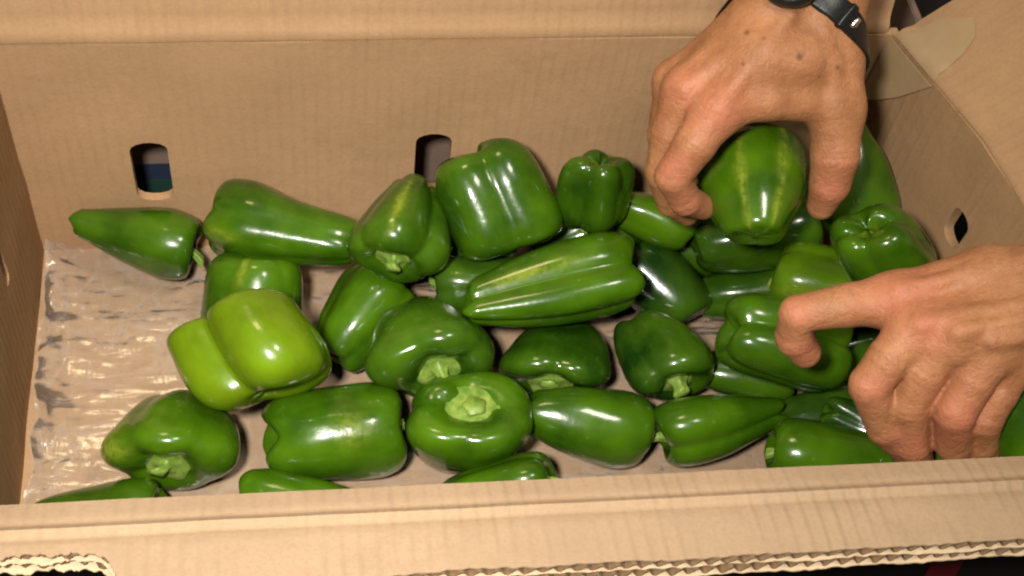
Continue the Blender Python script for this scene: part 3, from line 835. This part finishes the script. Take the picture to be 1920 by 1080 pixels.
# ================================================================= hands
def surface_nets(f, lo, hi, h):
    n = np.ceil((np.array(hi)-np.array(lo))/h).astype(int)+1
    ax = [np.float32(lo[i])+np.arange(n[i], dtype=np.float32)*np.float32(h) for i in range(3)]
    P = np.stack(np.meshgrid(*ax, indexing='ij'), -1)
    v = f(P.reshape(-1, 3)).reshape(n)
    s = v < 0
    cs = n-1
    acc = np.zeros((*cs, 3), np.float32); cnt = np.zeros(cs, np.float32)
    cor = [(i, j, k) for i in (0, 1) for j in (0, 1) for k in (0, 1)]
    for a in cor:
        for d in range(3):
            if a[d]: continue
            b = list(a); b[d] = 1
            va = v[a[0]:a[0]+cs[0], a[1]:a[1]+cs[1], a[2]:a[2]+cs[2]]; vb = v[b[0]:b[0]+cs[0], b[1]:b[1]+cs[1], b[2]:b[2]+cs[2]]
            m = (va < 0) != (vb < 0)
            t = np.where(m, va/np.where(m, va-vb, 1), 0)
            for e in range(3):
                acc[..., e] += np.where(m, a[e]+(t if e == d else 0), 0)
            cnt += m
    act = cnt > 0
    idx = -np.ones(cs, np.int64); idx[act] = np.arange(act.sum())
    base = np.stack(np.nonzero(act), -1)
    V = (base+acc[act]/cnt[act][:, None])*h+np.array(lo)
    F = []
    for d in range(3):
        sl0 = [slice(1, None)]*3; sl0[d] = slice(0, -1)
        a = s[tuple(slice(0, -1) if k == d else slice(0, None) for k in range(3))]
        b = s[tuple(slice(1, None) if k == d else slice(0, None) for k in range(3))]
        m = a != b
        I = np.stack(np.nonzero(m), -1)
        u, w = (d+1) % 3, (d+2) % 3
        I = I[(I[:, u] > 0) & (I[:, w] > 0) & (I[:, u] < cs[u]) & (I[:, w] < cs[w])]
        q = []
        for du, dw in ((1, 1), (0, 1), (0, 0), (1, 0)):
            J = I.copy(); J[:, u] -= du; J[:, w] -= dw
            q.append(idx[J[:, 0], J[:, 1], J[:, 2]])
        q = np.stack(q, -1)
        fl = ~a[I[:, 0], I[:, 1], I[:, 2]]
        q[fl] = q[fl][:, ::-1]
        F.append(q[(q >= 0).all(1)])
    return V, np.vstack(F)

def cone_d(P, a, b):
    A, B = np.array(a[:3], np.float32), np.array(b[:3], np.float32)
    d = B-A; h = np.clip((P-A)@d/(d@d), 0, 1)
    return np.linalg.norm(P-A-h[:, None]*d, axis=1)-(a[3]+(b[3]-a[3])*h)
def smin(a, b, k):
    h = np.clip(.5+.5*(b-a)/k, 0, 1)
    return b+(a-b)*h-k*h*(1-h)

def make_hand(name, T, h=.0013):
    def chain(P, ch, k):
        d = None
        for a, b in zip(ch[:-1], ch[1:]):
            e = cone_d(P, a, b); d = e if d is None else smin(d, e, k)
        return d
    def f(P):
        pal = None
        for ch in T['palm']:
            e = chain(P, ch, .005); pal = e if pal is None else smin(pal, e, .0100)
        for ch in T['tendons']:
            pal = smin(pal, chain(P, ch, .003), .005)
        fin = None
        for ch in T['fingers']:
            e = chain(P, ch, .0022)
            fin = e if fin is None else smin(fin, e, .0020)
        return smin(pal, fin, .009)
    allp = np.array([p for g in ('palm', 'fingers') for ch in T[g] for p in ch])
    lo = (allp[:, :3]-allp[:, 3:]).min(0)-.004; hi = (allp[:, :3]+allp[:, 3:]).max(0)+.004
    V, F = surface_nets(f, lo, hi, h)
    # Laplacian polish
    n = len(V); E = np.vstack([F[:, [0, 1]], F[:, [1, 2]], F[:, [2, 3]], F[:, [3, 0]]])
    for _ in range(3):
        S = np.zeros_like(V); C = np.zeros(n)
        np.add.at(S, E[:, 0], V[E[:, 1]]); np.add.at(C, E[:, 0], 1)
        np.add.at(S, E[:, 1], V[E[:, 0]]); np.add.at(C, E[:, 1], 1)
        V = V*.5+.5*S/np.maximum(C, 1)[:, None]
    # skin folds over the finger joints
    eps = np.float32(.0008)
    V32 = V.astype(np.float32)
    G = np.stack([f(V32+np.eye(3, dtype=np.float32)[i]*eps)-f(V32-np.eye(3, dtype=np.float32)[i]*eps) for i in range(3)], -1)
    G /= np.linalg.norm(G, axis=1)[:, None]+1e-9
    disp = np.zeros(n)
    rgk = np.random.RandomState(3)
    for ch in T['fingers']:
        for a, b, c in zip(ch[:-2], ch[1:-1], ch[2:]):
            A, B, C_ = (np.array(q[:3]) for q in (a, b, c))
            ax = (C_-A)/np.linalg.norm(C_-A)
            out = -( (A-B)/np.linalg.norm(A-B)+(C_-B)/np.linalg.norm(C_-B)); nrm = np.linalg.norm(out)
            q = V-B; al = q@ax; r = np.linalg.norm(q-al[:, None]*ax, axis=1)
            near = np.exp(-(al/.009)**2)*(r < b[3]*1.5)
            w = sum(np.exp(-((al-o_+.0012*np.sin(r*900))/.0012)**2) for o_ in rgk.uniform(-.008, .008, 4))
            ud = out/(nrm+1e-6); disp -= near*.00035*np.minimum(w, 1.2)*np.clip((q@ud)/b[3]*1.6, 0, 1)*min(1, nrm*2.5)
    V = V+G*disp[:, None]
    o = mesh_obj(name, V-V.mean(0), F, M['skin'])
    o.location = V.mean(0)
    red = np.zeros(n); mole = np.zeros(n)
    snap = lambda x, y, z: V[np.argmin(((V-np.array((x, y, z))+.004*np.array(_F))**2).sum(1))]
    for (x, y, z, r) in T['red']: red = np.maximum(red, np.exp(-((np.linalg.norm(V-snap(x, y, z), axis=1)/r)**2)))
    for (x, y, z, r) in T['moles']: mole = np.maximum(mole, 1/(1+np.exp((np.linalg.norm(V-snap(x, y, z), axis=1)-r*.8)/(r*.18))))
    attr(o, 'redness', red); attr(o, 'mole', mole)
    return o, f

h1, hand_sdf = make_hand('hand', GRIPPING_HAND)
tag(h1, 'bare right hand wearing a black watch, gripping a striped green pepper from above', 'hand')
h2, _f2 = make_hand('hand', REACHING_HAND)
tag(h2, 'bare left hand reaching into the peppers, thumb stretched out and fingers curled down', 'hand')

# ================================================================= wristwatch
axis = Vector((.0265, .0532, .0223)).normalized()
side = Vector((.028, -.0011, .0007)); side = (side-axis*side.dot(axis)).normalized()
face = side.cross(axis)
if face.dot(-_F) < 0: face = -face
wc = Vector((.5013, -.0589, .2936))-axis*.006
watch = empty('wristwatch')
watch.matrix_basis = Matrix(((side.x, face.x, axis.x, wc.x), (side.y, face.y, axis.y, wc.y), (side.z, face.z, axis.z, wc.z), (0, 0, 0, 1)))
tag(watch, 'black wristwatch with a rubber strap and small steel buckle on the gripping hand', 'watch')
def wrist_r(a, z):
    """distance from the wrist axis to the skin at angle a"""
    d = side*math.cos(a)+face*math.sin(a); t = np.linspace(.012, .06, 400)
    P = np.array(wc+axis*z)[None]+t[:, None]*np.array(d)[None]
    v = hand_sdf(P.astype(np.float32))
    k = np.nonzero(v > 0)[0]
    return float(t[k[0]]) if len(k) else .04
def strap_z(a): return .003*math.sin(a)-.005*math.cos(a)
def band(a0, a1, w, t, n, name, mat, parent, lift=.0002):
    V = []; F = []
    for i in range(n+1):
        a = a0+(a1-a0)*i/n; zc = strap_z(a)
        for (dr, dz) in ((0, -w/2), (t*.8, -w/2), (t, -w/2+.0012), (t, w/2-.0012), (t*.8, w/2), (0, w/2)):
            r = wrist_r(a, zc+dz)+lift+dr
            V.append((r*math.cos(a), r*math.sin(a), zc+dz))
    for i in range(n):
        for k in range(6): F.append((i*6+k, i*6+(k+1) % 6, (i+1)*6+(k+1) % 6, (i+1)*6+k))
    F += [tuple(range(5, -1, -1)), tuple(n*6+i for i in range(6))]
    return mesh_obj(name, V, F, mat, parent)
st = band(0, 2*math.pi, .0135, .0024, 80, 'strap', M['rubber'], watch)
keeper = band(R(37), R(43), .0150, .0034, 6, 'strap_keeper', M['rubber'], watch, .0004)
buckle = band(R(29), R(32.5), .007, .0036, 4, 'buckle', M['steel'], watch, .0008)
# case with its dial on the back of the wrist
ca = R(118); cr_ = wrist_r(ca, strap_z(ca))
cm = Matrix.Rotation(ca-math.pi/2, 4, 'Z') @ Matrix.Translation((0, cr_, strap_z(ca)))
def disc(name, prof, mat, parent):
    th = np.arange(40)/40*2*np.pi
    rings = np.array([np.stack([r*np.cos(th), h+0*th, r*np.sin(th)], -1) for r, h in prof])
    V, F = ring_mesh(rings)
    V = np.array([cm @ Vector(v) for v in V])
    o = mesh_obj(name, V, F, mat, parent)
    bm = bmesh.new(); bm.from_mesh(o.data); bmesh.ops.recalc_face_normals(bm, faces=bm.faces); bm.to_mesh(o.data); bm.free()
    return o
case = disc('case', [(.014, -.004), (.0185, .0), (.0195, .003), (.0192, .007), (.0175, .009), (.0160, .0092)], M['rubber'], watch)
disc('dial_glass', [(.0158, .0088), (.0158, .0098), (.0145, .0102)], M['glass'], case)
